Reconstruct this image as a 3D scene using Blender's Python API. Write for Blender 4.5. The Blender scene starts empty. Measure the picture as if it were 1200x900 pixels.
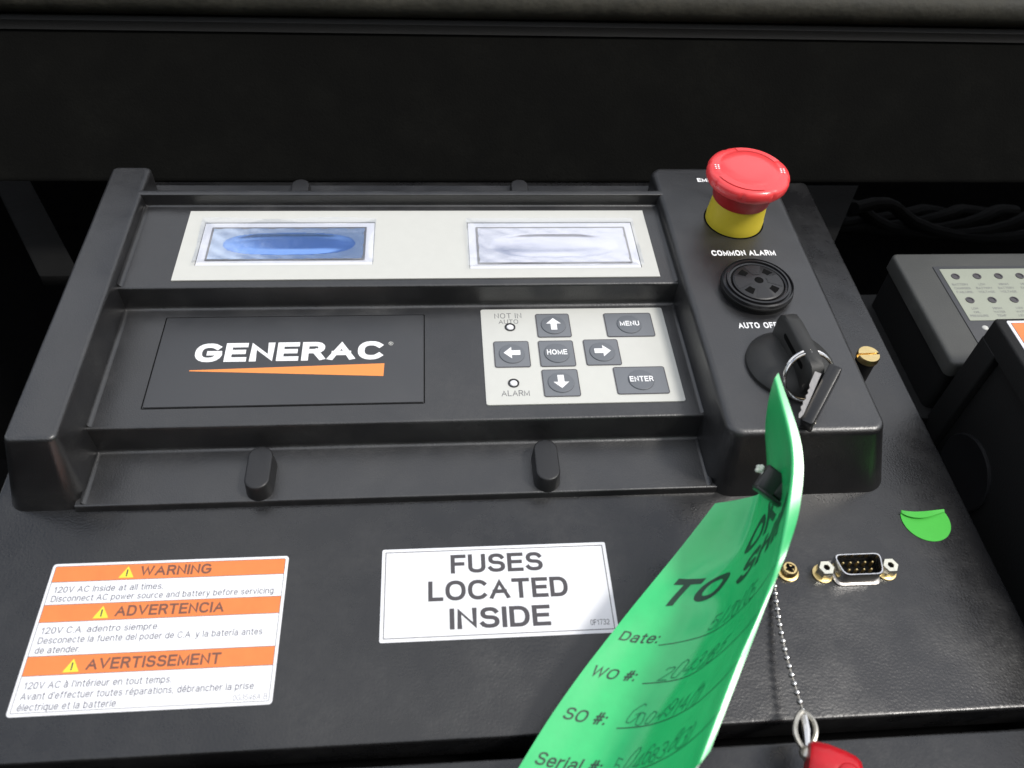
import bpy, math, random
from mathutils import Matrix, Vector
random.seed(4)
SC = bpy.context.scene
COL = SC.collection
MM = 0.001
TILT = math.radians(35)                      # the control face leans back 55 degrees from vertical
# panel frame (x right, y up the face, z out of it, millimetres) -> world (metres)
T = Matrix.Rotation(TILT, 4, 'X') @ Matrix.Identity(4)
T = Matrix.Translation((0, 0, 0.9)) @ T

# ------------------------------------------------------------------ camera
cam = bpy.data.cameras.new('camera')
cam.sensor_width = 36.0
cam.lens = 29.18
cam.clip_start = 0.01
cam.clip_end = 200
cam.dof.use_dof = True
cam.dof.focus_distance = 0.365
cam.dof.aperture_fstop = 15
co = bpy.data.objects.new('camera', cam)
COL.objects.link(co)
right = Vector((0.99619526, -0.06989407, 0.0520559))
down = Vector((-0.01922482, -0.75884995, -0.65098169))
fwd = Vector((0.08500238, 0.64750411, -0.75730643))
cm = Matrix.Identity(4)
for i, v in enumerate((right, -down, -fwd)):
    for j in range(3):
        cm[j][i] = v[j]
cm.translation = Vector((0, 0, 267.41 * MM))
co.matrix_world = T @ cm
SC.camera = co

# ------------------------------------------------------------------ sky, sun, exposure
sd = (Matrix.Rotation(TILT, 3, 'X') @ Vector((0.51, -0.19, 0.83))).normalized()
elev = math.asin(sd.z)
rot = math.atan2(sd.x, sd.y)
w = bpy.data.worlds.new('World')
SC.world = w
w.use_nodes = True
nt = w.node_tree
nd = nt.nodes
bg = nd['Background']
sky = nd.new('ShaderNodeTexSky')
sky.sky_type = 'NISHITA'
sky.sun_disc = False
sky.sun_elevation = elev
sky.sun_rotation = rot
sky.air_density = 1.0
sky.dust_density = 1.2
tc = nd.new('ShaderNodeTexCoord')
mp = nd.new('ShaderNodeMapping')
mp.inputs['Location'].default_value = (-0.085, 1.47, -0.10)
nz = nd.new('ShaderNodeTexNoise')
nz.inputs['Scale'].default_value = 2.3
nz.inputs['Detail'].default_value = 6
nz.inputs['Roughness'].default_value = 0.5
rp = nd.new('ShaderNodeValToRGB')
rp.color_ramp.elements[0].position = 0.38
rp.color_ramp.elements[1].position = 0.52
mx = nd.new('ShaderNodeMix')
mx.data_type = 'RGBA'
cl = nd.new('ShaderNodeValToRGB')            # cloud brightness, thicker cloud is greyer
cl.color_ramp.elements[0].position = 0.42
cl.color_ramp.elements[0].color = (8.6, 8.7, 8.9, 1)
cl.color_ramp.elements[1].position = 0.72
cl.color_ramp.elements[1].color = (5.6, 5.8, 6.3, 1)
# no cloud light below the horizon
sx = nd.new('ShaderNodeSeparateXYZ')
hr = nd.new('ShaderNodeMapRange')
hr.inputs['From Min'].default_value = 0.0
hr.inputs['From Max'].default_value = 0.35
mu = nd.new('ShaderNodeMath')
mu.operation = 'MULTIPLY'
L = nt.links.new
L(tc.outputs['Generated'], mp.inputs['Vector'])
L(mp.outputs['Vector'], nz.inputs['Vector'])
L(nz.outputs['Fac'], rp.inputs['Fac'])
L(nz.outputs['Fac'], cl.inputs['Fac'])
L(tc.outputs['Generated'], sx.inputs['Vector'])
L(sx.outputs['Z'], hr.inputs['Value'])
L(rp.outputs['Color'], mu.inputs[0])
L(hr.outputs['Result'], mu.inputs[1])
L(mu.outputs[0], mx.inputs['Factor'])
L(sky.outputs['Color'], mx.inputs['A'])
L(cl.outputs['Color'], mx.inputs['B'])
# lowest sky band dimmed in place of dark surroundings, to darken front faces
lo = nd.new('ShaderNodeMapRange')
for k_, v_ in zip(('From Min', 'From Max', 'To Min', 'To Max'), (0.0, 0.30, 0.10, 1.0)):
    lo.inputs[k_].default_value = v_
L(sx.outputs['Z'], lo.inputs['Value'])
sc2 = nd.new('ShaderNodeVectorMath')
sc2.operation = 'SCALE'
L(mx.outputs['Result'], sc2.inputs[0])
L(lo.outputs['Result'], sc2.inputs['Scale'])
L(sc2.outputs[0], bg.inputs['Color'])
bg.inputs['Strength'].default_value = 0.13
sl = bpy.data.lights.new('sun', 'SUN')
sl.energy = 1.7
sl.angle = math.radians(10)
sl.color = (1.0, 0.96, 0.9)
so = bpy.data.objects.new('sun', sl)
COL.objects.link(so)
so.rotation_euler = sd.to_track_quat('Z', 'Y').to_euler()
so.location = (1, -1, 3)
SC.view_settings.view_transform = 'Standard'
SC.view_settings.look = 'None'
SC.view_settings.exposure = 0.45
SC.view_settings.gamma = 1

# ------------------------------------------------------------------ materials
def mat(name, col, rough=0.5, metal=0.0, spec=0.5, bump=None, dust=None, coat=0.0, mottle=0.0, wear=None, sub=0.0, warp=0.0):
    m = bpy.data.materials.new(name)
    m.use_nodes = True
    t = m.node_tree
    b = t.nodes['Principled BSDF']
    b.inputs['Base Color'].default_value = (*col, 1)
    b.inputs['Roughness'].default_value = rough
    b.inputs['Metallic'].default_value = metal
    b.inputs['Specular IOR Level'].default_value = spec
    b.inputs['Coat Weight'].default_value = coat
    b.inputs['Coat Roughness'].default_value = 0.22 if coat > .5 else .06
    b.inputs['Coat IOR'].default_value = 1.65
    b.inputs['IOR'].default_value = 1.5
    tcn = t.nodes.new('ShaderNodeTexCoord')
    def noise(scale, detail=3, rg=0.55):
        n = t.nodes.new('ShaderNodeTexNoise')
        n.inputs['Scale'].default_value = scale
        n.inputs['Detail'].default_value = detail
        n.inputs['Roughness'].default_value = rg
        t.links.new(tcn.outputs['Object'], n.inputs['Vector'])
        return n
    def rng(src, a, b_, c, d):
        r = t.nodes.new('ShaderNodeMapRange')
        for k, v in zip(('From Min', 'From Max', 'To Min', 'To Max'), (a, b_, c, d)):
            r.inputs[k].default_value = v
        t.links.new(src, r.inputs['Value'])
        return r.outputs['Result']
    cur = None
    def mixc(fac, c2, prev):
        x = t.nodes.new('ShaderNodeMix')
        x.data_type = 'RGBA'
        t.links.new(fac, x.inputs['Factor'])
        if prev is None:
            x.inputs['A'].default_value = (*col, 1)
        else:
            t.links.new(prev, x.inputs['A'])
        x.inputs['B'].default_value = (*c2, 1)
        t.links.new(x.outputs['Result'], b.inputs['Base Color'])
        return x.outputs['Result']
    if mottle:
        n = noise(180, 4)
        cur = mixc(rng(n.outputs['Fac'], .35, .7, 0, mottle), tuple(c * .55 for c in col), cur)
    if dust:                                   # (amount, colour, scale)
        n = noise(dust[2], 6, .62)
        n2 = noise(dust[2] * 14, 3, .7)
        mm_ = t.nodes.new('ShaderNodeMath')
        mm_.operation = 'MULTIPLY'
        t.links.new(rng(n.outputs['Fac'], .42, .72, 0, 1), mm_.inputs[0])
        t.links.new(rng(n2.outputs['Fac'], .3, .7, .3, 1), mm_.inputs[1])
        m3 = t.nodes.new('ShaderNodeMath')
        m3.operation = 'MULTIPLY'
        m3.inputs[1].default_value = dust[0]
        t.links.new(mm_.outputs[0], m3.inputs[0])
        cur = mixc(m3.outputs[0], dust[1], cur)
        r = t.nodes.new('ShaderNodeMath')
        r.operation = 'MULTIPLY_ADD'
        r.inputs[1].default_value = 0.22
        r.inputs[2].default_value = rough
        t.links.new(mm_.outputs[0], r.inputs[0])
        t.links.new(r.outputs[0], b.inputs['Roughness'])
    if bump:                                   # (scale per metre, height in metres, detail)
        n = noise(bump[0], bump[2] if len(bump) > 2 else 2, .5)
        bn = t.nodes.new('ShaderNodeBump')
        bn.inputs['Strength'].default_value = 1.0
        bn.inputs['Distance'].default_value = bump[1]
        t.links.new(n.outputs['Fac'], bn.inputs['Height'])
        if warp:                               # slight unevenness of the moulding or sheet
            n2 = noise(26, 2)
            b2 = t.nodes.new('ShaderNodeBump')
            b2.inputs['Distance'].default_value = warp
            t.links.new(n2.outputs['Fac'], b2.inputs['Height'])
            t.links.new(b2.outputs['Normal'], bn.inputs['Normal'])
        t.links.new(bn.outputs['Normal'], b.inputs['Normal'])
    return m

M = {}
M['powder'] = mat('black_powder_coat', (.0085, .0085, .0092), .25, spec=.68, warp=.0007, bump=(1150, .00008, 2), dust=(.06, (.26, .255, .24), 26))
M['abs'] = mat('black_moulded_plastic', (.0105, .0105, .0115), .33, spec=.95, warp=.0011, bump=(1700, .00008, 2), dust=(.055, (.26, .255, .24), 34))
M['plaque'] = mat('charcoal_print_film', (.026, .027, .030), .42, spec=.85, bump=(3500, .00003, 2), dust=(.03, (.3, .3, .3), 40))
M['rail_black'] = mat('rail_darkened_black', (.0052, .0052, .0048), .95, spec=.06, bump=(900, .0002), dust=(.02, (.2, .2, .17), 30))  # near black, barely specular: stands in for the dark surroundings the rail would reflect
M['seal'] = mat('rubber_seal', (.032, .031, .025), .62, spec=.22, bump=(260, .0004, 4), dust=(.16, (.28, .26, .20), 45))
M['void'] = mat('hollow_shade_black', (.0018, .0018, .002), .9, spec=.05, bump=(80, .001))  # shade of the enclosure hollow put into the colour
M['rubber'] = mat('black_rubber', (.014, .014, .015), .42, bump=(2600, .00004))
M['deep_black'] = mat('gap_shade_black', (.0065, .0065, .0065), .8, spec=.08, bump=(400, .0003), dust=(.02, (.2, .2, .18), 60))  # shade of the gaps put into a near-black colour, with faint dust
M['gloss_black'] = mat('black_gloss_plastic', (.012, .012, .013), .28, bump=(3000, .00002))
M['knob'] = mat('soft_black_knob', (.016, .016, .015), .5, bump=(2600, .00004), dust=(.07, (.3, .3, .28), 60))
M['dull_black'] = mat('dull_black_plastic', (.010, .010, .010), .6, spec=.25, bump=(1300, .0001))
M['beige'] = mat('warm_white_print_film', (.58, .58, .54), .42, bump=(3000, .00002), mottle=.06)
M['white'] = mat('white_vinyl', (.80, .80, .82), .30, bump=(900, .00002), mottle=.05)
M['orange'] = mat('orange_ink', (.82, .22, .055), .34, mottle=.18)
M['logo_orange'] = mat('logo_orange_ink', (.82, .28, .07), .4)
M['ink'] = mat('dark_grey_ink', (.062, .057, .062), .5)
M['warn_ink'] = mat('brown_black_ink', (.17, .075, .05), .5)
M['body_ink'] = mat('small_grey_ink', (.06, .06, .085), .5)
M['pad_ink'] = mat('pad_grey_ink', (.17, .17, .17), .5)
M['white_ink'] = mat('white_ink', (.85, .85, .85), .5)
M['yellow_ink'] = mat('yellow_ink', (.85, .72, .05), .4)
M['button'] = mat('slate_grey_button_film', (.165, .175, .19), .4, bump=(3000, .00002))
M['button_dome'] = mat('slate_grey_dome', (.14, .15, .165), .38, bump=(3000, .00002))
M['red'] = mat('red_plastic', (.90, .065, .07), .30, bump=(1800, .00003), mottle=.08, coat=.15)
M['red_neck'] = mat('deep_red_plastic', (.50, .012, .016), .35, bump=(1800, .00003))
M['yellow'] = mat('yellow_plastic', (.70, .56, .035), .45, bump=(1800, .00003), dust=(.12, (.35, .30, .1), 60))
M['red_vinyl'] = mat('red_vinyl', (.55, .006, .015), .35, bump=(500, .0001), mottle=.3)
M['brass'] = mat('brass', (.78, .60, .28), .28, 1.0, bump=(900, .0001), dust=(.3, (.25, .16, .06), 200))
M['zinc'] = mat('yellow_zinc', (.86, .83, .68), .26, 1.0, bump=(900, .0001))
M['steel'] = mat('bright_steel', (.74, .73, .72), .2, 1.0, bump=(700, .00006))
M['nickel'] = mat('worn_nickel', (.62, .59, .52), .3, 1.0, bump=(900, .0001), dust=(.4, (.2, .17, .1), 150))
M['dark_steel'] = mat('shaded_steel', (.40, .38, .36), .35, 1.0, bump=(900, .0001))  # darker steel copy; on the key blade it stands in for shading
M['hole'] = mat('hole_black', (.003, .003, .003), .8, spec=.1)
M['tag'] = mat('green_card', (.008, .56, .150), .42, bump=(420, .00005, 5), mottle=.16, coat=.75)
M['tag_edge'] = mat('white_card_core', (.85, .88, .84), .4)
M['tag_ink'] = mat('black_tag_ink', (.012, .05, .028), .45)
M['pen'] = mat('faded_pen_ink', (.012, .22, .08), .5)
M['dot'] = mat('bright_green_paper', (.055, .47, .045), .6, bump=(900, .00004), mottle=.08)
M['cord'] = mat('off_white_cord', (.68, .70, .62), .7, bump=(900, .0003))
M['grey_case'] = mat('grey_plastic_case', (.055, .056, .052), .5, bump=(1500, .0001), dust=(.08, (.3, .3, .28), 40))
M['lamp_label'] = mat('sage_print_film', (.33, .35, .28), .5, mottle=.1)

def lcd(name, col, rough):
    m = mat(name, col, rough, 0.85, bump=(40, .00008, 0))
    return m
M['lcd_blue'] = lcd('sky_tinted_display', (.30, .50, .92), .10)  # blue of the reflected sky put into the base colour
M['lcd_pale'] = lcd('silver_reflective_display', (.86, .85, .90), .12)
M['lcd_blue_rim'] = lcd('sky_tinted_display_edge', (.72, .82, .95), .14)  # paler tint of reflected sky in the colour round the oval
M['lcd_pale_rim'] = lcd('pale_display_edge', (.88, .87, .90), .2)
def film():
    m = bpy.data.materials.new('clear_film')
    m.use_nodes = True
    t = m.node_tree
    t.nodes.remove(t.nodes['Principled BSDF'])
    out = t.nodes['Material Output']
    tr = t.nodes.new('ShaderNodeBsdfTransparent')
    tr.inputs['Color'].default_value = (.93, .94, .97, 1)
    gl = t.nodes.new('ShaderNodeBsdfGlossy')
    gl.inputs['Roughness'].default_value = .10
    gl.inputs['Color'].default_value = (1, 1, 1, 1)
    tcn = t.nodes.new('ShaderNodeTexCoord')
    n = t.nodes.new('ShaderNodeTexNoise')
    n.inputs['Scale'].default_value = 110
    n.inputs['Detail'].default_value = 3
    t.links.new(tcn.outputs['Object'], n.inputs['Vector'])
    bn = t.nodes.new('ShaderNodeBump')
    bn.inputs['Distance'].default_value = .00014
    t.links.new(n.outputs['Fac'], bn.inputs['Height'])
    t.links.new(bn.outputs['Normal'], gl.inputs['Normal'])
    x = t.nodes.new('ShaderNodeMixShader')
    x.inputs[0].default_value = .16
    t.links.new(tr.outputs[0], x.inputs[1])
    t.links.new(gl.outputs[0], x.inputs[2])
    t.links.new(x.outputs[0], out.inputs['Surface'])
    return m
M['film'] = film()

# ------------------------------------------------------------------ mesh helpers (panel millimetres)
class MB:
    def __init__(s):
        s.v = []
        s.f = []
    def add(s, vs, fs):
        o = len(s.v)
        s.v += [tuple(p) for p in vs]
        s.f += [tuple(i + o for i in f) for f in fs]
        return s
    def loft(s, rings, cap0=True, cap1=True, closed=True):
        n = len(rings[0])
        o = len(s.v)
        for r in rings:
            s.v += [tuple(p) for p in r]
        for k in range(len(rings) - 1):
            for i in range(n if closed else n - 1):
                j = (i + 1) % n
                s.f.append((o + k * n + i, o + k * n + j, o + (k + 1) * n + j, o + (k + 1) * n + i))
        if cap0:
            s.f.append(tuple(o + i for i in reversed(range(n))))
        if cap1:
            s.f.append(tuple(o + (len(rings) - 1) * n + i for i in range(n)))
        return s

def rr(x0, x1, y0, y1, r, z, n=5):
    r = max(min(r, (x1 - x0) / 2 - 1e-4, (y1 - y0) / 2 - 1e-4), 1e-3)
    out = []
    for cx, cy, a in ((x1 - r, y0 + r, -90), (x1 - r, y1 - r, 0), (x0 + r, y1 - r, 90), (x0 + r, y0 + r, 180)):
        for k in range(n + 1):
            t_ = math.radians(a + 90 * k / n)
            out.append((cx + r * math.cos(t_), cy + r * math.sin(t_), z))
    return out

def slab(x0, x1, y0, y1, z0, z1, r=1.0, e=.3, mb=None, base=None, n=5, es=3):
    """rounded plate with a rounded upper edge e; base = outline grown at the foot (draft)"""
    mb = mb or MB()
    g = base or 0
    rings = [rr(x0 - g, x1 + g, y0 - g, y1 + g, r + g, z0, n)]
    for k in range(es + 1):
        a = math.pi / 2 * k / es
        i = e * (1 - math.cos(a))
        rings.append(rr(x0 + i, x1 - i, y0 + i, y1 - i, max(r - i, .01), z1 - e + e * math.sin(a), n))
    return mb.loft(rings)

def lathe(cx, cy, prof, n=48, mb=None, cap0=True, cap1=True, wob=None):
    mb = mb or MB()
    rings = []
    for r, z in prof:
        ring = []
        for k in range(n):
            a = 2 * math.pi * k / n
            q = r * (wob(a, z) if wob else 1)
            ring.append((cx + q * math.cos(a), cy + q * math.sin(a), z))
        rings.append(ring)
    return mb.loft(rings, cap0, cap1)

def tube(pts, r, n=10, mb=None, closed=False, caps=True):
    mb = mb or MB()
    P_ = [Vector(p) for p in pts]
    rings = []
    up = Vector((0, 0, 1))
    m = len(P_)
    prev = None
    for i, p in enumerate(P_):
        if closed:
            d = P_[(i + 1) % m] - P_[i - 1]
        else:
            d = P_[min(i + 1, m - 1)] - P_[max(i - 1, 0)]
        d.normalize()
        u = (prev - d * prev.dot(d)) if prev else d.orthogonal()
        u.normalize()
        prev = u
        v = d.cross(u)
        rad = r[i] if isinstance(r, (list, tuple)) else r
        rings.append([p + (u * math.cos(2 * math.pi * k / n) + v * math.sin(2 * math.pi * k / n)) * rad for k in range(n)])
    if closed:
        rings.append(rings[0])
        caps = False
    return mb.loft(rings, caps, caps)

def ball(c, r, mb=None, n=12, sc=(1, 1, 1)):
    mb = mb or MB()
    rings = []
    for k in range(n // 2 + 1):
        a = -math.pi / 2 + math.pi * k / (n // 2)
        q = max(math.cos(a), .02) * r
        rings.append([(c[0] + q * math.cos(2 * math.pi * i / n) * sc[0], c[1] + q * math.sin(2 * math.pi * i / n) * sc[1], c[2] + r * math.sin(a) * sc[2]) for i in range(n)])
    return mb.loft(rings)

def obox(c, ax, ay, az, mb=None, bev=.3):
    """bevelled box: centre, three half-axis vectors"""
    mb = mb or MB()
    c, ax, ay, az = map(Vector, (c, ax, ay, az))
    lx, ly, lz = ax.length, ay.length, az.length
    ux, uy, uz = ax / lx, ay / ly, az / lz
    b = min(bev, lx * .9, ly * .9, lz * .9)
    rings = []
    for k in range(4):
        a = math.pi / 2 * k / 3
        rings.append([(-lz + b - b * math.cos(a) , b * (1 - math.sin(a)))])
    out = []
    lv = [(-lz, b), (-lz + b * .3, b * .3), (-lz + b, 0), (lz - b, 0), (lz - b * .3, b * .3), (lz, b)]
    for z, ins in lv:
        ring = rr(-lx + ins, lx - ins, -ly + ins, ly - ins, b, z, 3)
        out.append([c + ux * p[0] + uy * p[1] + uz * p[2] for p in ring])
    return mb.loft(out)

def link(name, mb, m, parent=None, base=(0, 0, 0), smooth=35):
    if parent is not None:
        base = parent['_b']
    me = bpy.data.meshes.new(name)
    b = Vector(base)
    me.from_pydata([tuple((Vector(p) - b) * MM) for p in mb.v], [], mb.f)
    me.materials.append(M[m])
    if smooth:
        me.shade_smooth()
        me.set_sharp_from_angle(angle=math.radians(smooth))
    me.update()
    o = bpy.data.objects.new(name, me)
    COL.objects.link(o)
    o['_b'] = list(base)
    if parent is not None:
        o.parent = parent
    else:
        o.matrix_world = T @ Matrix.Translation(b * MM)
    return o

def tag(o, label, cat, group=None):
    o['label'] = label
    o['category'] = cat
    if group:
        o['group'] = group
    return o

def thing(name, base, label, cat, group=None):
    o = bpy.data.objects.new(name, None)
    o.empty_display_size = .01
    COL.objects.link(o)
    o.matrix_world = T @ Matrix.Translation(Vector(base) * MM)
    o['_b'] = list(base)
    return tag(o, label, cat, group)

def struct(o):
    o['kind'] = 'structure'
    return o

# ------------------------------------------------------------------ a plain grotesque letter, drawn as strokes
def ar(cx, cy, rx, ry, a0, a1, n=9, p=2.35):
    o = []
    for k in range(n + 1):
        a = math.radians(a0 + (a1 - a0) * k / n)
        c, s = math.cos(a), math.sin(a)
        o.append((cx + rx * math.copysign(abs(c) ** (2 / p), c), cy + ry * math.copysign(abs(s) ** (2 / p), s)))
    return o
X = .74
G = {
 'A': (.70, [[(0, 0), (.35, 1), (.70, 0)], [(.13, .34), (.57, .34)]]),
 'B': (.56, [[(0, 0), (0, 1)], [(0, 1)] + ar(.32, .765, .22, .235, 90, -90) + [(0, .53)], [(.3, .53)] + ar(.33, .265, .23, .265, 90, -90) + [(0, 0)]]),
 'C': (.66, [ar(.35, .5, .35, .5, 42, 318, 16)]),
 'D': (.60, [[(0, 0), (0, 1)] + ar(.27, .5, .33, .5, 90, -90, 12) + [(0, 0)]]),
 'E': (.52, [[(.52, 1), (0, 1), (0, 0), (.52, 0)], [(0, .52), (.47, .52)]]),
 'F': (.48, [[(.48, 1), (0, 1), (0, 0)], [(0, .5), (.42, .5)]]),
 'G': (.68, [ar(.35, .5, .35, .5, 45, 345, 16) + [(.68, .46), (.40, .46)]]),
 'H': (.58, [[(0, 0), (0, 1)], [(.58, 0), (.58, 1)], [(0, .52), (.58, .52)]]),
 'I': (.0, [[(0, 0), (0, 1)]]),
 'K': (.58, [[(0, 0), (0, 1)], [(.56, 1), (.02, .42)], [(.18, .58), (.60, 0)]]),
 'L': (.46, [[(0, 1), (0, 0), (.46, 0)]]),
 'M': (.74, [[(0, 0), (0, 1), (.37, .06), (.74, 1), (.74, 0)]]),
 'N': (.58, [[(0, 0), (0, 1), (.58, 0), (.58, 1)]]),
 'O': (.70, [ar(.35, .5, .35, .5, 0, 360, 24)]),
 'P': (.54, [[(0, 0), (0, 1)], [(0, 1)] + ar(.30, .74, .24, .26, 90, -90) + [(0, .48)]]),
 'R': (.56, [[(0, 0), (0, 1)], [(0, 1)] + ar(.32, .75, .23, .25, 90, -90) + [(0, .5)], [(.34, .5), (.56, 0)]]),
 'S': (.58, [ar(.29, .755, .26, .245, 20, 268, 11) + ar(.29, .255, .29, .255, 88, -160, 11)]),
 'T': (.60, [[(0, 1), (.60, 1)], [(.30, 1), (.30, 0)]]),
 'U': (.58, [[(0, 1), (0, .3)] + ar(.29, .29, .29, .29, 180, 360, 10) + [(.58, 1)]]),
 'V': (.66, [[(0, 1), (.33, 0), (.66, 1)]]),
 'W': (.96, [[(0, 1), (.24, 0), (.48, .95), (.72, 0), (.96, 1)]]),
 'Y': (.64, [[(0, 1), (.32, .45), (.64, 1)], [(.32, .45), (.32, 0)]]),
 'a': (.48, [ar(.25, X - .22, .20, .22, 155, 0, 7) + [(.45, .0)], [(.45, .42), (.2, .40)] + ar(.18, .2, .18, .2, 90, 270, 6) + [(.28, 0), (.45, .14)]]),
 'b': (.48, [[(0, 0), (0, 1)], ar(.24, X / 2, .24, X / 2, 0, 360, 14)]),
 'c': (.44, [ar(.24, X / 2, .24, X / 2, 42, 318, 10)]),
 'd': (.48, [[(.48, 0), (.48, 1)], ar(.24, X / 2, .24, X / 2, 0, 360, 14)]),
 'e': (.48, [[(.02, .38)] + ar(.24, X / 2, .24, X / 2, 0, 318, 12)]),
 'f': (.26, [[(.28, 1), (.18, 1), (.11, .92), (.11, 0)], [(0, X), (.26, X)]]),
 'g': (.48, [[(.48, X), (.48, -.05)] + ar(.24, -.06, .24, .2, 0, -145, 6), ar(.24, X / 2, .24, X / 2, 0, 360, 14)]),
 'h': (.46, [[(0, 0), (0, 1)], [(0, .45)] + ar(.23, X - .24, .23, .24, 180, 0, 7) + [(.46, 0)]]),
 'i': (.0, [[(0, 0), (0, X)], [(0, .97), (0, 1.0)]]),
 'l': (.0, [[(0, 0), (0, 1)]]),
 'm': (.74, [[(0, 0), (0, X)], [(0, .45)] + ar(.185, X - .22, .185, .22, 180, 0, 7) + [(.37, 0)], [(.37, .45)] + ar(.555, X - .22, .185, .22, 180, 0, 7) + [(.74, 0)]]),
 'n': (.46, [[(0, 0), (0, X)], [(0, .45)] + ar(.23, X - .24, .23, .24, 180, 0, 7) + [(.46, 0)]]),
 'o': (.50, [ar(.25, X / 2, .25, X / 2, 0, 360, 16)]),
 'p': (.48, [[(0, -.3), (0, X)], ar(.24, X / 2, .24, X / 2, 0, 360, 14)]),
 'q': (.48, [[(.48, -.3), (.48, X)], ar(.24, X / 2, .24, X / 2, 0, 360, 14)]),
 'r': (.26, [[(0, 0), (0, X)], [(0, .45), (.08, .66), (.27, X)]]),
 's': (.42, [ar(.21, X - .185, .19, .185, 25, 268, 8) + ar(.21, .19, .21, .19, 88, -158, 8)]),
 't': (.24, [[(.11, .95), (.11, .08), (.16, 0), (.26, 0)], [(0, X), (.25, X)]]),
 'u': (.46, [[(.46, 0), (.46, X)], [(0, X)] + ar(.23, .24, .23, .24, 180, 360, 7)]),
 'v': (.46, [[(0, X), (.23, 0), (.46, X)]]),
 'w': (.68, [[(0, X), (.17, 0), (.34, X - .05), (.51, 0), (.68, X)]]),
 'y': (.46, [[(0, X), (.23, .02)], [(.46, X), (.2, -.18), (.12, -.28), (.0, -.28)]]),
 '0': (.52, [ar(.26, .5, .26, .5, 0, 360, 20)]),
 '1': (.34, [[(.04, .76), (.24, 1), (.24, 0)]]),
 '2': (.52, [ar(.26, .73, .25, .27, 170, -30, 9) + [(0, 0), (.52, 0)]]),
 '3': (.52, [ar(.25, .75, .23, .25, 155, -90, 9), ar(.25, .26, .27, .26, 90, -155, 9)]),
 '4': (.54, [[(.38, 0), (.38, 1), (0, .28), (.54, .28)]]),
 '5': (.52, [[(.46, 1), (.08, 1), (.03, .5)] + ar(.26, .31, .26, .31, 120, -150, 10)]),
 '6': (.52, [ar(.26, .5, .26, .5, 40, 180, 7) + [(0, .3)], ar(.26, .3, .26, .3, 0, 360, 16)]),
 '7': (.50, [[(0, 1), (.50, 1), (.18, 0)]]),
 '8': (.52, [ar(.26, .76, .22, .24, 0, 360, 14), ar(.26, .26, .26, .26, 0, 360, 14)]),
 '9': (.52, [ar(.26, .7, .26, .3, 0, 360, 16), [(.52, .7)] + ar(.26, .5, .26, .5, 0, -140, 8)]),
 '.': (.0, [[(0, 0), (0, .03)]]), ',': (.04, [[(.03, .03), (0, -.14)]]), "'": (.0, [[(0, .8), (0, 1)]]),
 ':': (.0, [[(0, 0), (0, .03)], [(0, .6), (0, .63)]]), '-': (.24, [[(0, .38), (.24, .38)]]),
 '/': (.34, [[(0, -.05), (.34, 1.05)]]), '!': (.0, [[(0, .32), (0, 1)], [(0, 0), (0, .03)]]),
 '(': (.16, [[(.16, 1.1), (0, .8), (0, .2), (.16, -.1)]]), ')': (.16, [[(0, 1.1), (.16, .8), (.16, .2), (0, -.1)]]),
 '#': (.5, [[(.1, 0), (.2, 1)], [(.32, 0), (.42, 1)], [(0, .34), (.48, .34)], [(.04, .66), (.52, .66)]]),
}
G['é'] = (G['e'][0], G['e'][1] + [[(.2, .88), (.36, 1.08)]])
G['à'] = (G['a'][0], G['a'][1] + [[(.1, 1.08), (.26, .88)]])
G['í'] = (0.0, [[(0, 0), (0, X)], [(0, .9), (.1, 1.08)]])

def ribbon(pts, hw, capext, sub=0):
    P_ = [Vector(p) for p in pts]
    q = [P_[0]]
    for p in P_[1:]:
        if (p - q[-1]).length > 1e-5:
            q.append(p)
    P_ = q
    closed = (P_[0] - P_[-1]).length < 1e-4 and len(P_) > 3
    if closed:
        P_ = P_[:-1]
    elif capext:
        d0 = (P_[0] - P_[1]).normalized()
        d1 = (P_[-1] - P_[-2]).normalized()
        P_[0] = P_[0] + d0 * hw
        P_[-1] = P_[-1] + d1 * hw
    n = len(P_)
    L_, R_ = [], []
    for i in range(n):
        a = P_[i] - P_[i - 1] if (i > 0 or closed) else P_[1] - P_[0]
        b = P_[(i + 1) % n] - P_[i] if (i < n - 1 or closed) else P_[-1] - P_[-2]
        a, b = a.normalized(), b.normalized()
        na, nb = Vector((-a.y, a.x)), Vector((-b.y, b.x))
        m = na + nb
        if m.length < .2:
            m = na
        m.normalize()
        k = hw / max(m.dot(na), .42)
        L_.append(P_[i] + m * k)
        R_.append(P_[i] - m * k)
    out = []
    for i in range(n if closed else n - 1):
        j = (i + 1) % n
        s = max(1, math.ceil((P_[j] - P_[i]).length / sub)) if sub else 1
        for k in range(s):
            t0, t1 = k / s, (k + 1) / s
            out.append([R_[i].lerp(R_[j], t0), R_[i].lerp(R_[j], t1), L_[i].lerp(L_[j], t1), L_[i].lerp(L_[j], t0)])
    return out

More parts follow.
